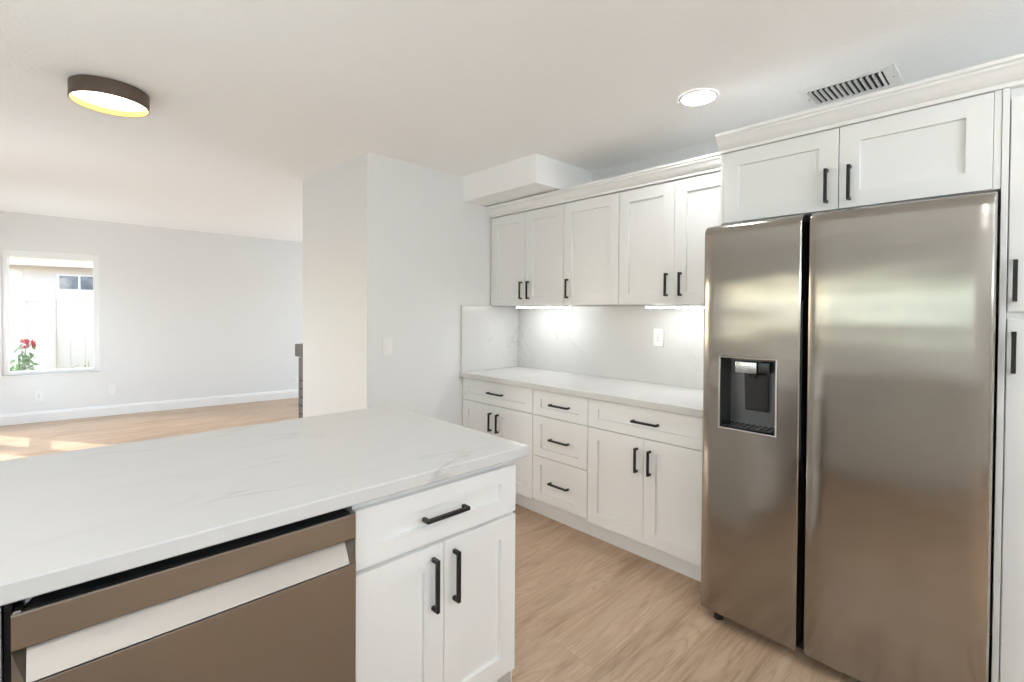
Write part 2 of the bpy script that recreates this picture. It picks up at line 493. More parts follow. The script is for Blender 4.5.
# far window: drywall-return frame, sash, glass
win = struct('window_1', (lambda b: (
    box(b, WU0 - .001, WU0 + .05, .03, .13, WZ0, WZ1, .004), box(b, WU1 - .058, WU1 + .001, .03, .13, WZ0, WZ1, .004),
    box(b, WU0 + .05, WU1 - .058, .03, .13, WZ1 - .078, WZ1, .004), box(b, WU0 + .05, WU1 - .058, .03, .13, WZ0, WZ0 + .045, .004), b)[-1])(new()), M['trim'], frame=FAR)
bm = new(); box(bm, WU0 + .045, WU1 - .053, .082, .088, WZ0 + .04, WZ1 - .07); struct('pane', bm, M['glass'], parent=win)
bm = new(); box(bm, WU0 - .012, WU1 + .012, -.014, .03, WZ0 - .014, WZ0 + .0, .003); struct('sill', bm, M['trim'], parent=win)

# glazed door in the living-room side wall (its light falls on the floor)
def glazed_leaf(parent, y0, y1, gy0, gy1, x0=-.79, x1=-.76):
    bm = new()
    box(bm, x0, x1, y0, gy0, .02, 2.06, .003); box(bm, x0, x1, gy1, y1, .02, 2.06, .003)
    for za, zb in ((.02, .18), (.70, .87), (1.95, 2.06)):
        box(bm, x0, x1, gy0, gy1, za, zb, .003)
    lf = struct('door_leaf', bm, M['trim'], parent=parent)
    bm = new(); box(bm, -.778, -.772, gy0 - .005, gy1 + .005, .17, 1.96); struct('pane', bm, M['glass'], parent=lf)
    bm = new(); box(bm, x1, x1 + .05, (y0 + gy0) / 2 - .012, (y0 + gy0) / 2 + .012, .98, 1.004, .004); box(bm, x1 + .035, x1 + .05, (y0 + gy0) / 2 - .012, (y0 + gy0) / 2 + .10, .98, 1.004, .004)
    struct('door_handle', bm, M['black'], parent=lf)
d1 = struct('door_1', (lambda b: (box(b, -.80, -.69, 6.47, 6.51, 0, 2.10, .003), box(b, -.80, -.69, 8.245, 8.285, 0, 2.10, .003), box(b, -.80, -.69, 6.51, 8.245, 2.065, 2.12, .003), b)[-1])(new()), M['trim'])
glazed_leaf(d1, 7.40, 8.243, 7.655, 8.15)
glazed_leaf(d1, 6.515, 7.395, 6.60, 7.276)
# kitchen window, then unseen windows added to let more light in
def opening_x(name, x0, x1, y0, y1, z0, z1, n):
    bm = new(); t = .05
    box(bm, x0, x1, y0, y0 + t, z0, z1, .003); box(bm, x0, x1, y1 - t, y1, z0, z1, .003)
    box(bm, x0, x1, y0 + t, y1 - t, z0, z0 + t, .003); box(bm, x0, x1, y0 + t, y1 - t, z1 - t, z1, .003)
    for i in range(1, n):
        yy = y0 + (y1 - y0) * i / n
        box(bm, x0, x1, yy - .025, yy + .025, z0 + t, z1 - t, .003)
    f = struct(name, bm, M['trim'])
    bm = new(); box(bm, (x0 + x1) / 2 - .003, (x0 + x1) / 2 + .003, y0 + .04, y1 - .04, z0 + .04, z1 - .04)
    struct('pane', bm, M['glass'], parent=f)
opening_x('window_2', -1.25, -1.17, -.6, 2.8, 1.16, 1.88, 4)
opening_x('added_window_3', 4.62, 4.70, 4.7, 7.3, .45, 2.05, 3)
opening_x('added_window_5', -.785, -.715, 4.2, 5.2, .9, 2.0, 1)
bm = new()
for a, b_ in ((-.42, -.37), (.875, .925), (2.17, 2.22)): box(bm, a, b_, -2.48, -2.41, 1.35, 2.10, .003)
for a, b_ in ((-.37, .875), (.925, 2.17)):
    for za, zb in ((1.35, 1.40), (2.05, 2.10)): box(bm, a, b_, -2.475, -2.415, za, zb, .003)
d2 = struct('added_window_4', bm, M['trim'])
bm = new(); box(bm, -.38, 2.18, -2.448, -2.442, 1.39, 2.06); struct('pane', bm, M['glass'], parent=d2)

# soffit box boxed in above the wall cabinets
bm = new(); box(bm, 2.325, XW, 2.23, Y1, 2.245, 2.50); struct('trim_soffit', bm, M['ceiling'])

# ------------------------------------------------------------------ cabinets
GAP = .0022
def base_cabinet(name, label, cat, fr, carc, u0, u1, spec, group=None, toe=True, st=.070):
    """fr: face frame mapping at the box front; carc(bm,u0,u1,z0,z1) adds the box; spec: list of rows"""
    c = fr((u0 + u1) / 2, 0, 0)
    t = Thing(name, label, cat, (c.x, c.y, 0), group)
    t.part('body', carc[0](u0 + .0005, u1 - .0005), M['cab_in'])
    t.part('toe_kick', carc[1](u0 + .0005, u1 - .0005), M['cab'])
    for kind, ua, ub, za, zb, hu, hz, hl in spec:
        if kind == 'drawer':
            d = t.part('drawer', shaker(fr, ua, ub, za, zb, st=st, rail=.054), M['cab'])
            t.part('handle', pull(fr, hu, hz, hl, False), M['black'], d, 'black square bar pull')
        else:
            d = t.part('door', shaker(fr, ua, ub, za, zb, st=st, rail=st), M['cab'])
            t.part('handle', pull(fr, hu, hz, hl, True), M['black'], d, 'black square bar pull')
    return t

# --- run under the back worktop; fronts face -x, box front at x 2.340, door faces at 2.320
FB = face_x(2.340)
def carc_b(u0, u1):
    bm = new(); box(bm, 2.340, XW - .022, u0, u1, .114, CT0 - .001, .001); return bm
def toe_b(u0, u1):
    bm = new(); box(bm, 2.412, 2.430, u0, u1, .0, .113); box(bm, 2.430, 2.9, u0 + .002, u0 + .018, .0, .113); box(bm, 2.430, 2.9, u1 - .018, u1 - .002, .0, .113); return bm
CB = (carc_b, toe_b)
DZ = (.128, .699, .704, .868)      # door bottom, door top, drawer bottom, drawer top
ya, yb, yc, yd = 3.008, 2.241, 1.781, 1.022
g = GAP
def two_doors(y_hi, y_lo, hz):
    mid = (y_hi + y_lo) / 2
    return [('drawer', y_lo + g, y_hi - g, DZ[2], DZ[3], mid - .012, .789, .158),
            ('door', mid + g / 2, y_hi - g, DZ[0], DZ[1], mid + .040, hz, .134),
            ('door', y_lo + g, mid - g / 2, DZ[0], DZ[1], mid - .040, hz, .134)]
base_cabinet('base_cabinet', 'white shaker base cabinet at the switch wall, one drawer over two doors', 'cabinet', FB, CB, yb, ya, two_doors(ya, yb, .578), 'base cabinets under the long back worktop')
base_cabinet('drawer_base_cabinet', 'narrow white base cabinet with a stack of three drawers', 'cabinet', FB, CB, yc, yb,
             [('drawer', yc + g, yb - g, .704, .868, 2.0, .788, .158), ('drawer', yc + g, yb - g, .434, .700, 2.0, .563, .155), ('drawer', yc + g, yb - g, .140, .430, 2.0, .281, .158)],
             'base cabinets under the long back worktop')
base_cabinet('base_cabinet', 'white shaker base cabinet next to the refrigerator, one drawer over two doors', 'cabinet', FB, CB, yd, yc, two_doors(yc, yd, .578), 'base cabinets under the long back worktop')

# worktop of the back run and its splash slabs
bm = new(); box(bm, 2.289, XW - .002, 1.012, Y1 - .002, CT0, CT, .003, 2)
single('countertop', 'long white quartz worktop on the back run of base cabinets', 'countertop', bm, M['quartz'], (2.6, 2.0, CT0))
bm = new(); box(bm, XW - .020, XW - .001, 1.012, Y1 - .021, CT + .0005, 1.4335, .001)
single('backsplash', 'tall white veined quartz splash slab behind the back worktop', 'backsplash', bm, M['splash'], (XW, 2.0, CT))
bm = new(); box(bm, 2.300, XW - .001, Y1 - .020, Y1 - .001, CT + .0005, 1.4335, .001)
single('backsplash', 'short white quartz splash slab on the switch wall, end of the back worktop', 'backsplash', bm, M['splash'], (2.6, Y1, CT))

# --- wall cabinets above it; box front at x 2.620, door faces at 2.600
FU = face_x(2.620)
UZ0, UZ1 = 1.4355, 2.145
def wall_cabinet(label, y_lo, y_hi, doors, handles):
    t = Thing('wall_cabinet', label, 'cabinet', (2.62, (y_lo + y_hi) / 2, UZ0), 'wall cabinets over the back worktop')
    bm = new(); box(bm, 2.620, XW - .001, y_lo + .0005, y_hi - .0005, UZ0, UZ1 + .008, .001); t.part('body', bm, M['cab_in'])
    for (a, b_), hu in zip(doors, handles):
        d = t.part('door', shaker(FU, a, b_, UZ0 + .002, UZ1), M['cab'])
        t.part('handle', pull(FU, hu, 1.550, .134, True), M['black'], d, 'black square bar pull')
    return t
ua, ub, uc, ud = 3.008, 2.221, 1.764, 1.006
wall_cabinet('white two-door wall cabinet in the corner by the switch wall', ub, ua, [((ua + ub) / 2 - .012 + g / 2, ua - .012), None][:1] and [(2.600 + g / 2, 2.996), (ub + g, 2.600 - g / 2)], [2.638, 2.562])
wall_cabinet('white single-door wall cabinet between the two double-door ones', uc, ub, [(uc + g, ub - g)], [2.180])
wall_cabinet('white two-door wall cabinet beside the refrigerator cabinet, over the wall outlet', ud, uc, [((ud + uc) / 2 + g / 2, uc - g), (ud + g, (ud + uc) / 2 - g / 2)], [1.428, 1.342])

CROWN = [(0, 0), (.010, 0), (.010, .014), (.018, .018), (.030, .030), (.044, .050), (.052, .056), (.052, .064), (.060, .068), (.060, .080), (0, .080)]
bm = new(); prism(bm, [(2.602 - p, 2.1535 + q) for p, q in CROWN[:-1]] + [(2.63, 2.2335), (2.63, 2.1535)], 'y', 1.012, Y1 - .002)
struct('trim_crown_cabinets', bm, M['trim'])

# --- under-cabinet strips
for lab, a, b_ in (('lit strip light under the corner wall cabinet', 2.24, 2.79), ('lit strip light under the wall cabinet beside the refrigerator', 1.05, 1.625)):
    t = Thing('under_cabinet_light', lab, 'light', (2.71, (a + b_) / 2, 1.415), 'strip lights under the wall cabinets')
    bm = new(); box(bm, 2.685, 2.725, a, b_, 1.4225, 1.4345, .002); t.part('housing', bm, M['plate'])
    bm = new(); box(bm, 2.688, 2.722, a + .004, b_ - .004, 1.4155, 1.4224, .002); t.part('diffuser', bm, M['led'], label='glowing white diffuser')

# --- refrigerator surround: cabinet above, side panels, pantry
FO = face_x(2.340)
t = Thing('refrigerator_cabinet', 'white two-door cabinet above the refrigerator', 'cabinet', (2.34, .53, 1.80))
bm = new(); box(bm, 2.340, XW - .001, .0545, 1.0035, 1.812, 2.146, .001); t.part('body', bm, M['cab_in'])
bm = new(); box(bm, 2.321, 2.340, .0545, .0735, 1.812, 2.146, .001); t.part('filler_strip', bm, M['cab'])
bm = new(); box(bm, 2.321, 2.340, .9875, 1.0035, 1.812, 2.146, .001); t.part('filler_strip', bm, M['cab'])
for a, b_, hu in ((.522, .9865, .561), (.075, .519, .482)):
    d = t.part('door', shaker(FO, a, b_, 1.814, 2.144, st=.068, rail=.068), M['cab'])
    t.part('handle', pull(FO, hu, 1.912, .138, True), M['black'], d, 'black square bar pull')
bm = new(); box(bm, 2.318, 2.92, .0365, .0535, 0, 2.146, .001)
single('side_panel', 'tall narrow white panel between refrigerator and pantry cabinet', 'panel', bm, M['cab'], (2.6, .045, 0))

t = Thing('pantry_cabinet', 'tall white pantry cabinet beside the refrigerator', 'cabinet', (2.34, -.26, 0))
bm = new(); box(bm, 2.340, XW - .001, -.56, .0355, .114, 2.146, .001); t.part('body', bm, M['cab_in'])
bm = new(); box(bm, 2.412, 2.43, -.56, .0355, 0, .113); t.part('toe_kick', bm, M['cab'])
for za, zb, hz in ((1.398, 2.112, 1.500), (.128, 1.374, 1.262)):
    d = t.part('door', shaker(FO, -.555, .033, za, zb), M['cab'])
    t.part('handle', pull(FO, .016, hz, .138, True), M['black'], d, 'black square bar pull')
bm = new(); prism(bm, [(2.322 - p, 2.147 + q) for p, q in CROWN[:-1]] + [(2.35, 2.227), (2.35, 2.147)], 'y', -.56, 1.004)
box(bm, 2.35, 2.54, .994, 1.004, 2.147, 2.227)
struct('trim_crown_refrigerator', bm, M['trim'])

# ------------------------------------------------------------------ refrigerator
FZ0, FZ1 = .048, 1.780
fr = Thing('refrigerator', 'stainless side-by-side refrigerator with water dispenser', 'refrigerator', (2.5, .525, 0))
bm = new(); box(bm, 2.235, 2.88, .075, .978, .03, 1.765, .004); fr.part('cabinet', bm, M['gasket'], label='dark grey casing')

def fridge_x(y):      # gentle bow of the front in plan
    s = (y - .5255) / .46
    return 2.122 + .018 * s * s

def fridge_door(y0, y1, hole=None, chamfer_lo=0.0, chamfer_hi=0.0):
    bm = new()
    r = .010
    ysf = []
    n = 10
    a, b_ = y0 + (chamfer_lo or r), y1 - (chamfer_hi or r)
    for i in range(n + 1): ysf.append(a + (b_ - a) * i / n)
    if hole: ysf += [hole[0], hole[1]]
    ysf = sorted(set(ysf))
    plan = [(2.232, y0)]
    if chamfer_lo: plan += [(fridge_x(y0) + .004, y0)]
    else: plan += [(fridge_x(y0) + r, y0), (fridge_x(y0) + r * .3, y0 + r * .3)]
    i0 = len(plan)
    plan += [(fridge_x(y), y) for y in ysf]
    i1 = len(plan)
    if chamfer_hi: plan += [(fridge_x(y1) + .009, y1)]
    else: plan += [(fridge_x(y1) + r * .3, y1 - r * .3), (fridge_x(y1) + r, y1)]
    plan += [(2.232, y1)]
    R = .045
    zs = [FZ0, FZ0 + .003, .3, .6, 1.0, 1.4] + [FZ1 - R + R * math.sin(math.radians(q)) for q in range(0, 91, 15)]
    if hole: zs += [hole[2], hole[3]]
    zs = sorted(set(zs))
    rows = []
    for z in zs:
        if z > FZ1 - R: d = R * (1 - math.sqrt(max(0, 1 - ((z - FZ1 + R) / R) ** 2)))
        elif z == FZ0: d = .003
        else: d = 0
        rows.append([bm.verts.new((min(2.232, x + d), y, z)) for x, y in plan])
    m_ = len(plan)
    for k in range(len(zs) - 1):
        for i in range(m_):
            j = (i + 1) % m_
            if hole and i0 <= i < i1 - 1:
                yy = (plan[i][1] + plan[j][1]) / 2; zz = (zs[k] + zs[k + 1]) / 2
                if hole[0] < yy < hole[1] and hole[2] < zz < hole[3]: continue
            bm.faces.new((rows[k][i], rows[k][j], rows[k + 1][j], rows[k + 1][i]))
    bm.faces.new(rows[0][::-1]); bm.faces.new(rows[-1])
    return bm

HOLE = (.679, .911, .884, 1.196)
ld = fr.part('door', fridge_door(.597, .996, HOLE, chamfer_lo=.004), M['steel'], smooth=35)
rd = fr.part('door', fridge_door(.0585, .570, None, chamfer_hi=.026), M['steel'], smooth=35)
# dispenser
ya_, yb_, za_, zb_ = HOLE
bm = new()
ring = lambda x, e: [Vector((x, ya_ + e, za_ + e)), Vector((x, yb_ - e, za_ + e)), Vector((x, yb_ - e, zb_ - e)), Vector((x, ya_ + e, zb_ - e))]
loops(bm, [ring(2.121, -.003), ring(2.119, 0.0), ring(2.121, .004), ring(2.124, .005)], False, False)
dsp = fr.part('dispenser', bm, M['chrome'], ld, 'thin bright dispenser rim')
bm = new(); loops(bm, [ring(2.123, .0045), ring(2.225, .010)], False, False)
fr.part('recess_side', bm, M['disp_dark'], ld, 'black recess walls')
bm = new(); box(bm, 2.223, 2.230, ya_ + .008, yb_ - .008, za_ + .008, zb_ - .008); fr.part('recess_back', bm, M['disp'], ld, 'dark grey recess back')
bm = new(); box(bm, 2.155, 2.223, .768, .858, 1.128, 1.178, .006, 2); fr.part('nozzle', bm, M['chrome'], ld, 'bright metal nozzle block', smooth=40)
bm = new(); box(bm, 2.160, 2.223, .718, .766, 1.132, 1.180, .008, 2); cyl(bm, (2.186, .790, 1.108), (0, 0, 1), .013, .016, .020); fr.part('spout', bm, M['disp_dark'], ld, smooth=40)
bm = new(); prism(bm, [(2.212, .962), (2.208, .968), (2.192, 1.122), (2.198, 1.126), (2.223, 1.126), (2.223, .962)], 'y', .738, .832); fr.part('paddle', bm, M['disp_dark'], ld, 'black press paddle')
bm = new()
box(bm, 2.135, 2.223, ya_ + .010, yb_ - .010, za_ + .007, za_ + .013, .001)
for i in range(9): box(bm, 2.137, 2.220, ya_ + .02 + i * .0235, ya_ + .026 + i * .0235, za_ + .013, za_ + .016)
fr.part('drip_tray', bm, M['disp_dark'], ld, 'black slotted drip tray')
# pocket handles in the seam, gasket, hinge caps, feet
bm = new(); box(bm, 2.132, 2.230, .5920, .5962, .80, 1.44, .001); fr.part('pocket_handle', bm, M['dark'], ld, 'black recessed grip')
bm = new(); box(bm, 2.145, 2.230, .5708, .5735, .80, 1.44, .001); fr.part('pocket_handle', bm, M['dark'], rd, 'black recessed grip')
bm = new(); box(bm, 2.215, 2.234, .574, .5915, .05, 1.76); fr.part('gasket', bm, M['gasket'])
for y_ in (.13, .576, .92):
    bm = new(); box(bm, 2.245, 2.32, y_ - .035, y_ + .035, 1.7815 if y_ != .576 else 1.766, 1.793 if y_ != .576 else 1.776, .004); fr.part('hinge_cover', bm, M['gasket'])
bm = new(); box(bm, 2.22, 2.27, .085, .968, .008, .046, .003); fr.part('kick_grille', bm, M['dark'], label='black kick grille')
for y_ in (.12, .93):
    bm = new(); cyl(bm, (2.19, y_, 0), (0, 0, 1), .022, .018, .03); cyl(bm, (2.19, y_, .03), (0, 0, 1), .008, .008, .03); fr.part('foot', bm, M['dark'], smooth=40)

# ------------------------------------------------------------------ peninsula
FP = face_y(1.244)      # box front; door faces at y 1.224
def carc_p(u0, u1):
    bm = new(); box(bm, u0, u1, 1.244, 1.85, .114, CT0 - .001, .001); return bm
def toe_p(u0, u1):
    bm = new(); box(bm, u0, u1, 1.316, 1.334, 0, .113); box(bm, u1 - .02, u1, 1.334, 1.85, 0, .113); box(bm, u0, u0 + .02, 1.334, 1.85, 0, .113); return bm
pa, pb, pm = .583, 1.186, .876
base_cabinet('base_cabinet', 'white shaker cabinet at the free end of the peninsula, beside the dishwasher', 'cabinet', FP, (carc_p, toe_p), pa, pb,
             [('drawer', pa + g, pb - g, .683, .846, .874, .763, .160),
              ('door', pa + g, pm - g / 2, .116, .670, .834, .556, .160),
              ('door', pm + g / 2, pb - g, .116, .670, .913, .556, .160)])
bm = new(); box(bm, -.55, pb, 1.8515, 1.868, 0, CT0 - .001, .001)
single('back_panel', 'white panel closing the back of the peninsula', 'panel', bm, M['cab'], (.3, 1.86, 0))
bm = new(); box(bm, pb + .0005, pb + .006, 1.246, 1.868, 0, CT0 - .001, .001)
single('end_panel', 'white panel closing the free end of the peninsula', 'panel', bm, M['cab'], (pb, 1.55, 0))

# corner cabinet left of the dishwasher, mostly out of the picture
base_cabinet('corner_base_cabinet', 'white corner cabinet at the hidden side of the dishwasher', 'cabinet', FP, (carc_p, toe_p), -.50, -.072,
             [('door', -.49, -.076, .116, .846, -.14, .72, .160)])

# worktop: peninsula and sink run are one slab
bm = new()
out = [(-1.148, -1.2), (-.50, -1.2), (-.50, PY), (PX, PY), (PX, PB), (-1.148, PB)]
def ins(pts, d):
    r = []
    n_ = len(pts)
    for i in range(n_):
        p0, p1, p2 = Vector(pts[i - 1]), Vector(pts[i]), Vector(pts[(i + 1) % n_])
        e1, e2 = (p1 - p0).normalized(), (p2 - p1).normalized()
        n1, n2 = Vector((-e1.y, e1.x)), Vector((-e2.y, e2.x))
        r.append(p1 + (n1 + n2) * d)
    return r
c = .003
loops(bm, [[Vector((*p, CT0)) for p in ins(out, c)], [Vector((*p, CT0 + c)) for p in out], [Vector((*p, CT - c)) for p in out], [Vector((*p, CT)) for p in ins(out, c)]])
single('countertop', 'large white quartz worktop of the peninsula in front', 'countertop', bm, M['quartz'], (.3, 1.6, CT0))

# sink-side base cabinets, seen only as a reflection
FS = face_xp(-.552)
def carc_s(u0, u1):
    bm = new(); box(bm, -1.14, -.552, u0, u1, .114, CT0 - .001, .001); return bm
def toe_s(u0, u1):
    bm = new(); box(bm, -.642, -.624, u0, u1, 0, .113); return bm
for i, (a, b_) in enumerate(((-1.15, -.39), (-.388, .37), (.372, 1.13))):
    mid = (a + b_) / 2
    base_cabinet('base_cabinet', ('white base cabinet on the sink wall, end of its run', 'white base cabinet on the sink wall, middle of its run', 'white base cabinet on the sink wall, next to the peninsula corner')[i],
                 'cabinet', FS, (carc_s, toe_s), a, b_,
                 [('door', a + g, mid - g, .128, .868, mid - .04, .74, .134), ('door', mid + g, b_ - g, .128, .868, mid + .04, .74, .134)], 'base cabinets on the sink wall')

# dishwasher
dw = Thing('dishwasher', 'stainless dishwasher with pocket handle under the peninsula worktop', 'dishwasher', (.27, 1.5, 0))
dx0, dx1 = -.058, .575
bm = new(); box(bm, dx0 + .006, dx1 - .004, 1.262, 1.80, .10, .862, .003); dw.part('tub', bm, M['dark'], label='black tub casing')
bm = new(); box(bm, dx0 + .004, dx1 - .004, 1.222, 1.262, .835, .8475, .001); dw.part('control_strip', bm, M['dark'], label='black hidden control strip')
bm = new(); box(bm, -.0695, dx0 - .001, 1.262, 1.80, .0, .873); dw.part('gap_shade_strip', bm, M['dark'], label='black strip painted as gap shade')  # black block fills the gap in place of its shade
bm = new()   # top fascia: thin steel shell
prism(bm, [(1.206, .850), (1.203, .847), (1.203, .788), (1.206, .785), (1.240, .785), (1.240, .834), (1.212, .850)], 'x', dx0, dx1)
dw.part('fascia', bm, M['steel_dw'])
bm = new()   # pocket: slanting lip with end cheeks
e_ = .018
prof_out = [(1.236, .7845), (1.188, .722)]
prism(bm, [(1.236, .7845), (1.200, .7235), (1.2015, .7222), (1.240, .7222), (1.240, .7845)], 'x', dx0 + e_, dx1 - e_)
hp = dw.part('pocket_handle', bm, M['steel_dw'])
for xa, xb in ((dx0, dx0 + e_), (dx1 - e_, dx1)):
    bm = new()
    s_ = xa if xa == dx0 else xb
    i_ = xb if xa == dx0 else xa
    A = [Vector((s_, 1.205, .7845)), Vector((s_, 1.205, .720)), Vector((s_, 1.240, .720)), Vector((s_, 1.240, .7845))]
    B = [Vector((i_, 1.2365, .7845)), Vector((i_, 1.201, .720)), Vector((i_, 1.240, .720)), Vector((i_, 1.240, .7845))]
    loops(bm, [A, B]); dw.part('handle_cheek', bm, M['steel_dw'], hp)
bm = new(); box(bm, dx0, dx1, 1.200, 1.242, .115, .7195, .0012, 1); dw.part('door', bm, M['steel_dw'])
bm = new(); box(bm, dx0 + .01, dx1 - .01, 1.29, 1.31, .006, .098); dw.part('kick_plate', bm, M['dark'], label='black kick plate')
bm = new(); prism(bm, [(dx0 + .002, 1.212), (dx0 + .012, 1.212), (dx0 + .030, 1.262), (dx0 + .016, 1.262)], 'z', .8505, .8525); box(bm, dx0 + .016, dx0 + .030, 1.2605, 1.262, .8525, .872); dw.part('mounting_bracket', bm, M['chrome'], label='bright mounting bracket')

# ------------------------------------------------------------------ ceiling fittings
t = Thing('recessed_light', 'lit round recessed ceiling light in front of the refrigerator cabinet', 'light', (2.285, 1.10, CEIL))
bm = new()
n_ = 48
def circ(c, r, z): return [Vector((c[0] + r * math.cos(2 * math.pi * i / n_), c[1] + r * math.sin(2 * math.pi * i / n_), z)) for i in range(n_)]
cc = (2.285, 1.10)
loops(bm, [circ(cc, .092, CEIL - .0005), circ(cc, .092, CEIL - .004), circ(cc, .089, CEIL - .007), circ(cc, .078, CEIL - .007), circ(cc, .076, CEIL - .003)], False, False)
t.part('trim_ring', bm, M['plate'], smooth=40)
bm = new(); loops(bm, [circ(cc, .0765, CEIL - .0015), circ(cc, .0765, CEIL - .0045)]); t.part('lens', bm, M['lens'], label='glowing white lens')
for cx_, cy_ in ((-.2, -.9), (2.0, -.6)):      # unseen ceiling cans added out of frame to brighten the kitchen
    t = Thing('recessed_light', 'added unseen round recessed ceiling light behind the camera', 'light', (cx_, cy_, CEIL), 'recessed ceiling lights added out of the picture')
    bm = new(); cc = (cx_, cy_)
    loops(bm, [circ(cc, .092, CEIL - .0005), circ(cc, .092, CEIL - .004), circ(cc, .089, CEIL - .007), circ(cc, .078, CEIL - .007), circ(cc, .076, CEIL - .003)], False, False)
    t.part('trim_ring', bm, M['plate'], smooth=40)
    bm = new(); loops(bm, [circ(cc, .0765, CEIL - .0015), circ(cc, .0765, CEIL - .0045)]); t.part('lens', bm, M['lens'])

# drum light on the living-room ceiling
LC = (.206, 3.135)
LZ1, LZ0 = 2.480, 2.404
t = Thing('ceiling_light', 'lit round bronze drum ceiling light with gold inside', 'light', (LC[0], LC[1], LZ1))
bm = new()
RO = .157
loops(bm, [circ(LC, RO, LZ1 - .004), circ(LC, RO, LZ0), circ(LC, RO - .002, LZ0 - .0015), circ(LC, RO - .005, LZ0)], False, False)
loops(bm, [circ(LC, RO, LZ1 - .004), circ(LC, .02, LZ1 - .003)], False, True)
sh = t.part('shade', bm, M['shade_out'], smooth=40)
bm = new(); loops(bm, [circ(LC, RO - .005, LZ0), circ(LC, RO - .006, LZ0 + .030)], False, False); t.part('shade_lining', bm, M['shade_in'], sh, 'gold inner lining', smooth=40)
bm = new(); loops(bm, [circ(LC, RO - .007, LZ0 + .034), circ(LC, RO - .007, LZ0 + .028), circ(LC, RO - .02, LZ0 + .025)]); t.part('diffuser', bm, M['lens_w'], label='glowing round diffuser', smooth=40)

# ceiling register
vx0, vx1, vy0, vy1 = 2.560, 2.812, .380, .748
t = Thing('ceiling_vent', 'white louvred air register in the ceiling above the refrigerator cabinet', 'vent', (2.686, .564, CEIL))
bm = new()
ix0, ix1, iy0, iy1 = vx0 + .035, vx1 - .035, vy0 + .048, vy1 - .032
zt, zb = CEIL - .0005, CEIL - .006
box(bm, vx0, ix0, vy0, vy1, zb, zt, .002); box(bm, ix1, vx1, vy0, vy1, zb, zt, .002)
box(bm, ix0, ix1, vy0, iy0, zb, zt, .002); box(bm, ix0, ix1, iy1, vy1, zb, zt, .002)
t.part('frame', bm, M['plate'])
bm = new(); box(bm, ix0, ix1, iy0, iy1, CEIL - .0012, CEIL - .0004); t.part('duct_shade_sheet', bm, M['gap'], label='dark sheet painted as duct shade')  # flat dark sheet stands in for the shade inside the duct
nl = 13
for i in range(nl):
    yy = iy0 + (iy1 - iy0) * (i + .5) / nl
    bm = new()
    dy = .0032
    loops(bm, [[Vector((x, yy - dy, CEIL - .0015)), Vector((x, yy - dy + .0009, CEIL - .0015)), Vector((x, yy + dy + .0009, CEIL - .012)), Vector((x, yy + dy, CEIL - .012))] for x in (ix0 + .0005, ix1 - .0005)])
    t.part('louvre', bm, M['plate'])
for x_, y_ in ((2.686, vy0 + .022), (2.686, vy1 - .018)):
    bm = new(); cyl(bm, (x_, y_, zb - .0015), (0, 0, 1), .004, .004, .0016, 12); t.part('screw', bm, M['chrome'])

# ------------------------------------------------------------------ wall plates
def plate(name, label, cat, mapf, u, z, w_, h_, kind, frame=None, group=None):
    c = mapf(u, z, 0)
    t = Thing(name, label, cat, c, group, frame)
    bm = new(); mbox(bm, mapf, u - w_ / 2, u + w_ / 2, z - h_ / 2, z + h_ / 2, .0005, .006, .002); t.part('cover_plate', bm, M['plate'])
    if kind == 'outlet':
        bm = new(); mbox(bm, mapf, u - .017, u + .017, z - .034, z + .034, .006, .0075, .0006); rc = t.part('receptacle', bm, M['plate'])
        bm = new()
        for q in (-1, 1):
            zz = z + q * .0175
            mbox(bm, mapf, u - .008, u - .006, zz - .003, zz + .006, .0074, .0078)
            mbox(bm, mapf, u + .006, u + .008, zz - .003, zz + .006, .0074, .0078)
            mbox(bm, mapf, u - .002, u + .002, zz - .010, zz - .0065, .0074, .0078)
        mbox(bm, mapf, u - .004, u + .004, z - .002, z + .002, .0074, .0079)
        t.part('slots', bm, M['dark'], rc, 'dark plug slots')
    elif kind == 'switch':
        bm = new(); mbox(bm, mapf, u - .0165, u + .0165, z - .033, z + .033, .006, .0085, .001); t.part('rocker', bm, M['plate'])
    return t
plate('wall_outlet', 'white outlet on the quartz splash beside the refrigerator', 'outlet', face_x(XW - .020), 1.655, 1.221, .074, .118, 'outlet')
plate('light_switch', 'white light switch on the wall above the peninsula corner', 'switch', face_y(Y1), 1.666, 1.136, .074, .118, 'switch')
fw = face_y(0)
plate('wall_outlet', 'white outlet low under the window', 'outlet', fw, -.144, .320, .078, .122, 'outlet', FAR)
plate('wall_plate', 'white blank cover plate low on the wall just past the window corner', 'plate', fw, .545, .326, .080, .140, 'blank', FAR)
plate('wall_outlet', 'white outlet low on the wall behind the fireplace edge', 'outlet', fw, 2.79, .29, .078, .122, 'outlet', FAR)

# ------------------------------------------------------------------ fireplace on the living side of the partition
t = Thing('fireplace', 'grey painted brick fireplace edge with mantel behind the wall end', 'fireplace', (2.2, Y2, 0))
fx0, fx1 = X0, 2.90
def bricks(bm, x0, x1, z0, z1, rows, bl, y0=Y2 + .001, y1=Y2 + .112, stag=True):
    h_ = (z1 - z0) / rows
    for k in range(rows):
        n2 = max(1, round((x1 - x0) / bl))
        off = (.5 * bl if (stag and k % 2) else 0)
        edges = [x0] + [x0 + off + i * bl for i in range(0 if off else 1, n2 + 1) if x0 + .03 < x0 + off + i * bl < x1 - .03] + [x1]
        for a, b_ in zip(edges, edges[1:]):
            box(bm, a + .003, b_ - .003, y0, y1 + random.uniform(-.002, .002), z0 + k * h_ + .003, z0 + (k + 1) * h_ - .003, .003)
bm = new()
bricks(bm, fx0, fx0 + .36, 0, .79, 11, .21); bricks(bm, fx1 - .36, fx1, 0, .79, 11, .21)
bricks(bm, fx0, fx1, .79, .985, 1, .07, stag=False)
t.part('brick_surround', bm, M['brick'])
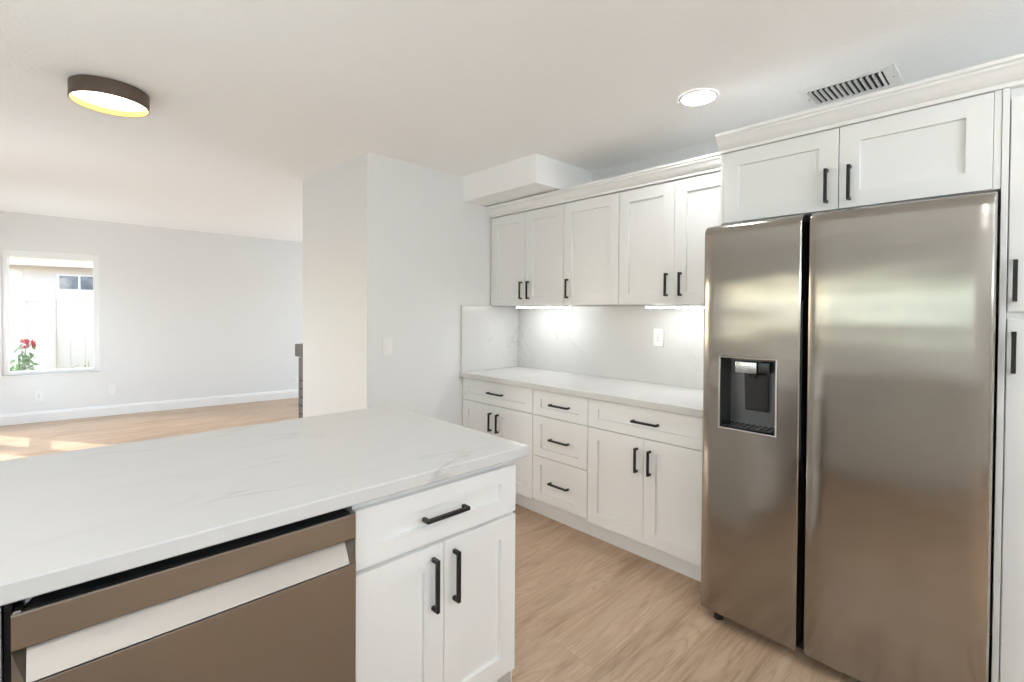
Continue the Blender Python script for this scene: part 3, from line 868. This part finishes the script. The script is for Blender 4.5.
bm = new(); box(bm, fx0 + .004, fx0 + .356, Y2 + .001, Y2 + .106, .004, .98); box(bm, fx1 - .356, fx1 - .004, Y2 + .001, Y2 + .106, .004, .98); box(bm, fx0 + .356, fx1 - .356, Y2 + .001, Y2 + .106, .79, .98)
t.part('mortar', bm, M['gap'], label='darker mortar joints')
bm = new(); box(bm, fx0 + .36, fx1 - .36, Y2 + .001, Y2 + .02, .0, .79); t.part('firebox', bm, M['firebox'], label='black firebox')
bm = new(); box(bm, fx0 - .002, fx1 + .002, Y2 + .001, Y2 + .185, .988, 1.095, .004); t.part('mantel', bm, M['brick'], label='grey mantel slab')
bm = new(); box(bm, fx0, fx1, Y2 + .12, Y2 + .45, .0, .04, .004); single('hearth_slab', 'low pale hearth slab in front of the fireplace', 'hearth', bm, M['wall'], (2.2, 4.4, 0))

# ------------------------------------------------------------------ outside the far window (same turned frame; v outwards)
bm = new(); box(bm, -7, 8, .2, 9, -.5, -.18); struct('ground_outside', bm, M['soil'], frame=FAR)
FD = 2.0
t = Thing('fence', 'cream vinyl privacy fence outside the window', 'fence', (0, FD, -.18), frame=FAR)
def fence_panel(u0, u1, ztop):
    bm = new()
    nb = max(1, round((u1 - u0) / .17)); wd = (u1 - u0) / nb
    for i in range(nb):
        box(bm, u0 + i * wd + .002, u0 + (i + 1) * wd - .002, FD - .012, FD + .012, -.05, ztop - .1, .004)
    box(bm, u0, u1, FD - .03, FD + .03, ztop - .19, ztop, .005)
    box(bm, u0, u1, FD - .03, FD + .03, -.14, -.0, .005)
    return bm
posts = [(-4.085, -3.955), (-2.225, -2.095), (-.352, -.218), (1.635, 1.765), (3.485, 3.615)]
for i, (a, b_) in enumerate(posts):
    bm = new(); box(bm, a, b_, FD - .066, FD + .066, -.18, 1.745, .006)
    box(bm, a - .008, b_ + .008, FD - .074, FD + .074, 1.735, 1.760, .006)
    t.part('post', bm, M['fence'])
for (a, b_), (c_, d_) in zip(posts, posts[1:]):
    t.part('panel', fence_panel(b_ + .001, c_ - .001, 1.69), M['fence'])

HD = 3.55
t = Thing('neighbour_house', 'pale stucco house beyond the fence with tan eave', 'house', (0, HD, -.18), frame=FAR)
bm = new()
wn = (-.385, .60, 1.35, 2.005)
wall_y(bm, HD, HD + .2, -4.45, 6, [wn], 2.30); bmesh.ops.translate(bm, verts=bm.verts, vec=(0, 0, 0))
box(bm, -4.45, 6, HD, HD + .2, -.2, 0)
box(bm, -4.45, 6, HD + .9, HD + 1.1, 2.2, 6.2)  # unseen upper wall added to keep sun off the far window
t.part('wall', bm, M['stucco'])
bm = new(); box(bm, -4.5, 6, HD - .30, HD - .26, 2.12, 2.262, .004); box(bm, -4.5, 6, HD - .26, HD, 2.16, 2.18); t.part('fascia', bm, M['fascia'], label='tan eave board')
bm = new(); prism(bm, [(HD - .34, 2.263), (HD + .9, 2.75), (HD + .9, 2.80), (HD - .34, 2.30)], 'x', -4.5, 6); t.part('roof', bm, M['roof'])
bm = new()
box(bm, wn[0], wn[0] + .03, HD - .01, HD + .08, wn[2], wn[3], .003); box(bm, wn[1] - .03, wn[1], HD - .01, HD + .08, wn[2], wn[3], .003)
box(bm, wn[0] + .03, wn[1] - .03, HD - .01, HD + .08, wn[3] - .03, wn[3], .003); box(bm, wn[0] + .03, wn[1] - .03, HD - .01, HD + .08, wn[2], wn[2] + .03, .003)
box(bm, -.10, -.07, HD - .005, HD + .08, wn[2] + .03, wn[3] - .03, .003)
wf = t.part('window', bm, M['trim'])
bm = new(); box(bm, wn[0] + .028, wn[1] - .028, HD + .03, HD + .04, wn[2] + .028, wn[3] - .028); t.part('pane', bm, M['glass_dark'], wf, 'dark reflecting pane')

bm = new(); box(bm, -1.3, 3.4, -5.2, -2.5, 2.42, 2.52); struct('sky_block_back', bm, M['trim'])  # unseen slab added to cut sky light through the back window
def leaf_quad(bm, c, s, rnd):
    d = Vector((rnd.uniform(-1, 1), rnd.uniform(-1, 1), rnd.uniform(-.6, .8))).normalized()
    a = d.orthogonal().normalized(); b = d.cross(a)
    q = rnd.uniform(0, 6.28)
    a, b = a * math.cos(q) + b * math.sin(q), b * math.cos(q) - a * math.sin(q)
    v = [c - a * s, c + b * s * .42 - a * s * .2 + d * s * .1, c + b * s * .3 + a * s * .5, c + a * s, c - b * s * .3 + a * s * .5, c - b * s * .42 - a * s * .2 + d * s * .1]
    bm.faces.new([bm.verts.new(p) for p in v])

def bush(name, label, base, height, spread, nst, leaves, lm, flowers, seed, lsize):
    rnd = random.Random(seed)
    t = Thing(name, label, 'plant', base, frame=FAR)
    sb, fb = new(), new()
    tips = []
    for i in range(nst):
        p = Vector(base); top = Vector(base) + Vector((rnd.uniform(-spread, spread), rnd.uniform(-.1, .1), height * rnd.uniform(.6, 1)))
        if i == 0: top = Vector(base) + Vector((spread * .75, 0, height))
        mid = (p + top) / 2 + Vector((rnd.uniform(-.05, .05), 0, 0))
        cyl(sb, p, mid - p, .008, .006, (mid - p).length, 6); cyl(sb, mid, top - mid, .006, .003, (top - mid).length, 6)
        tips.append(top)
        for _ in range(leaves):
            q = rnd.uniform(.3, 1) ** (1.4 if i == 0 else .8)
            c = (p.lerp(mid, q * 2) if q < .5 else mid.lerp(top, q * 2 - 1)) + Vector((rnd.gauss(0, .045), rnd.gauss(0, .045), rnd.gauss(0, .035)))
            leaf_quad(fb, c, lsize * rnd.uniform(.7, 1.2), rnd)
    t.part('stems', sb, M['stem']); t.part('foliage', fb, lm)
    for k in range(flowers):
        c = tips[0] + Vector((rnd.uniform(-.09, .09), rnd.uniform(-.05, .02), rnd.uniform(-.11, .05)))
        bm = new()
        for _ in range(14): leaf_quad(bm, c + Vector((rnd.gauss(0, .014), rnd.gauss(0, .014), rnd.gauss(0, .012))), .026, rnd)
        t.part('flower', bm, M['petal'], label='red flower')
    return t
bush('rose_bush', 'green rose bush with red flowers outside the window against the fence', (-.545, 1.35, -.18), 1.10, .13, 9, 34, M['leaf'], 7, 3, .042)
bush('shrub', 'small olive green shrub tip at the window sill beside the frame', (.14, 1.3, -.18), .79, .10, 5, 22, M['leaf_y'], 0, 9, .04)

# hedge outside the kitchen window (shows as a soft green-grey reflection in the refrigerator)
rnd = random.Random(21)
bm = new()
for _ in range(5200):
    q = rnd.random()
    c = Vector((-2.55 - rnd.uniform(0, .35), rnd.uniform(-2.6, 4.2), rnd.uniform(-.1, 2.05 + .12 * math.sin(_))))
    leaf_quad(bm, c, rnd.uniform(.05, .09), rnd)
o = single('hedge', 'green clipped hedge outside the kitchen window', 'hedge', bm, M['leaf'], (-2.7, .8, -.18))
o['kind'] = 'stuff'
bm = new(); box(bm, -4.5, -1.28, -6, 5, -.5, -.18); struct('ground_side', bm, M['soil'])
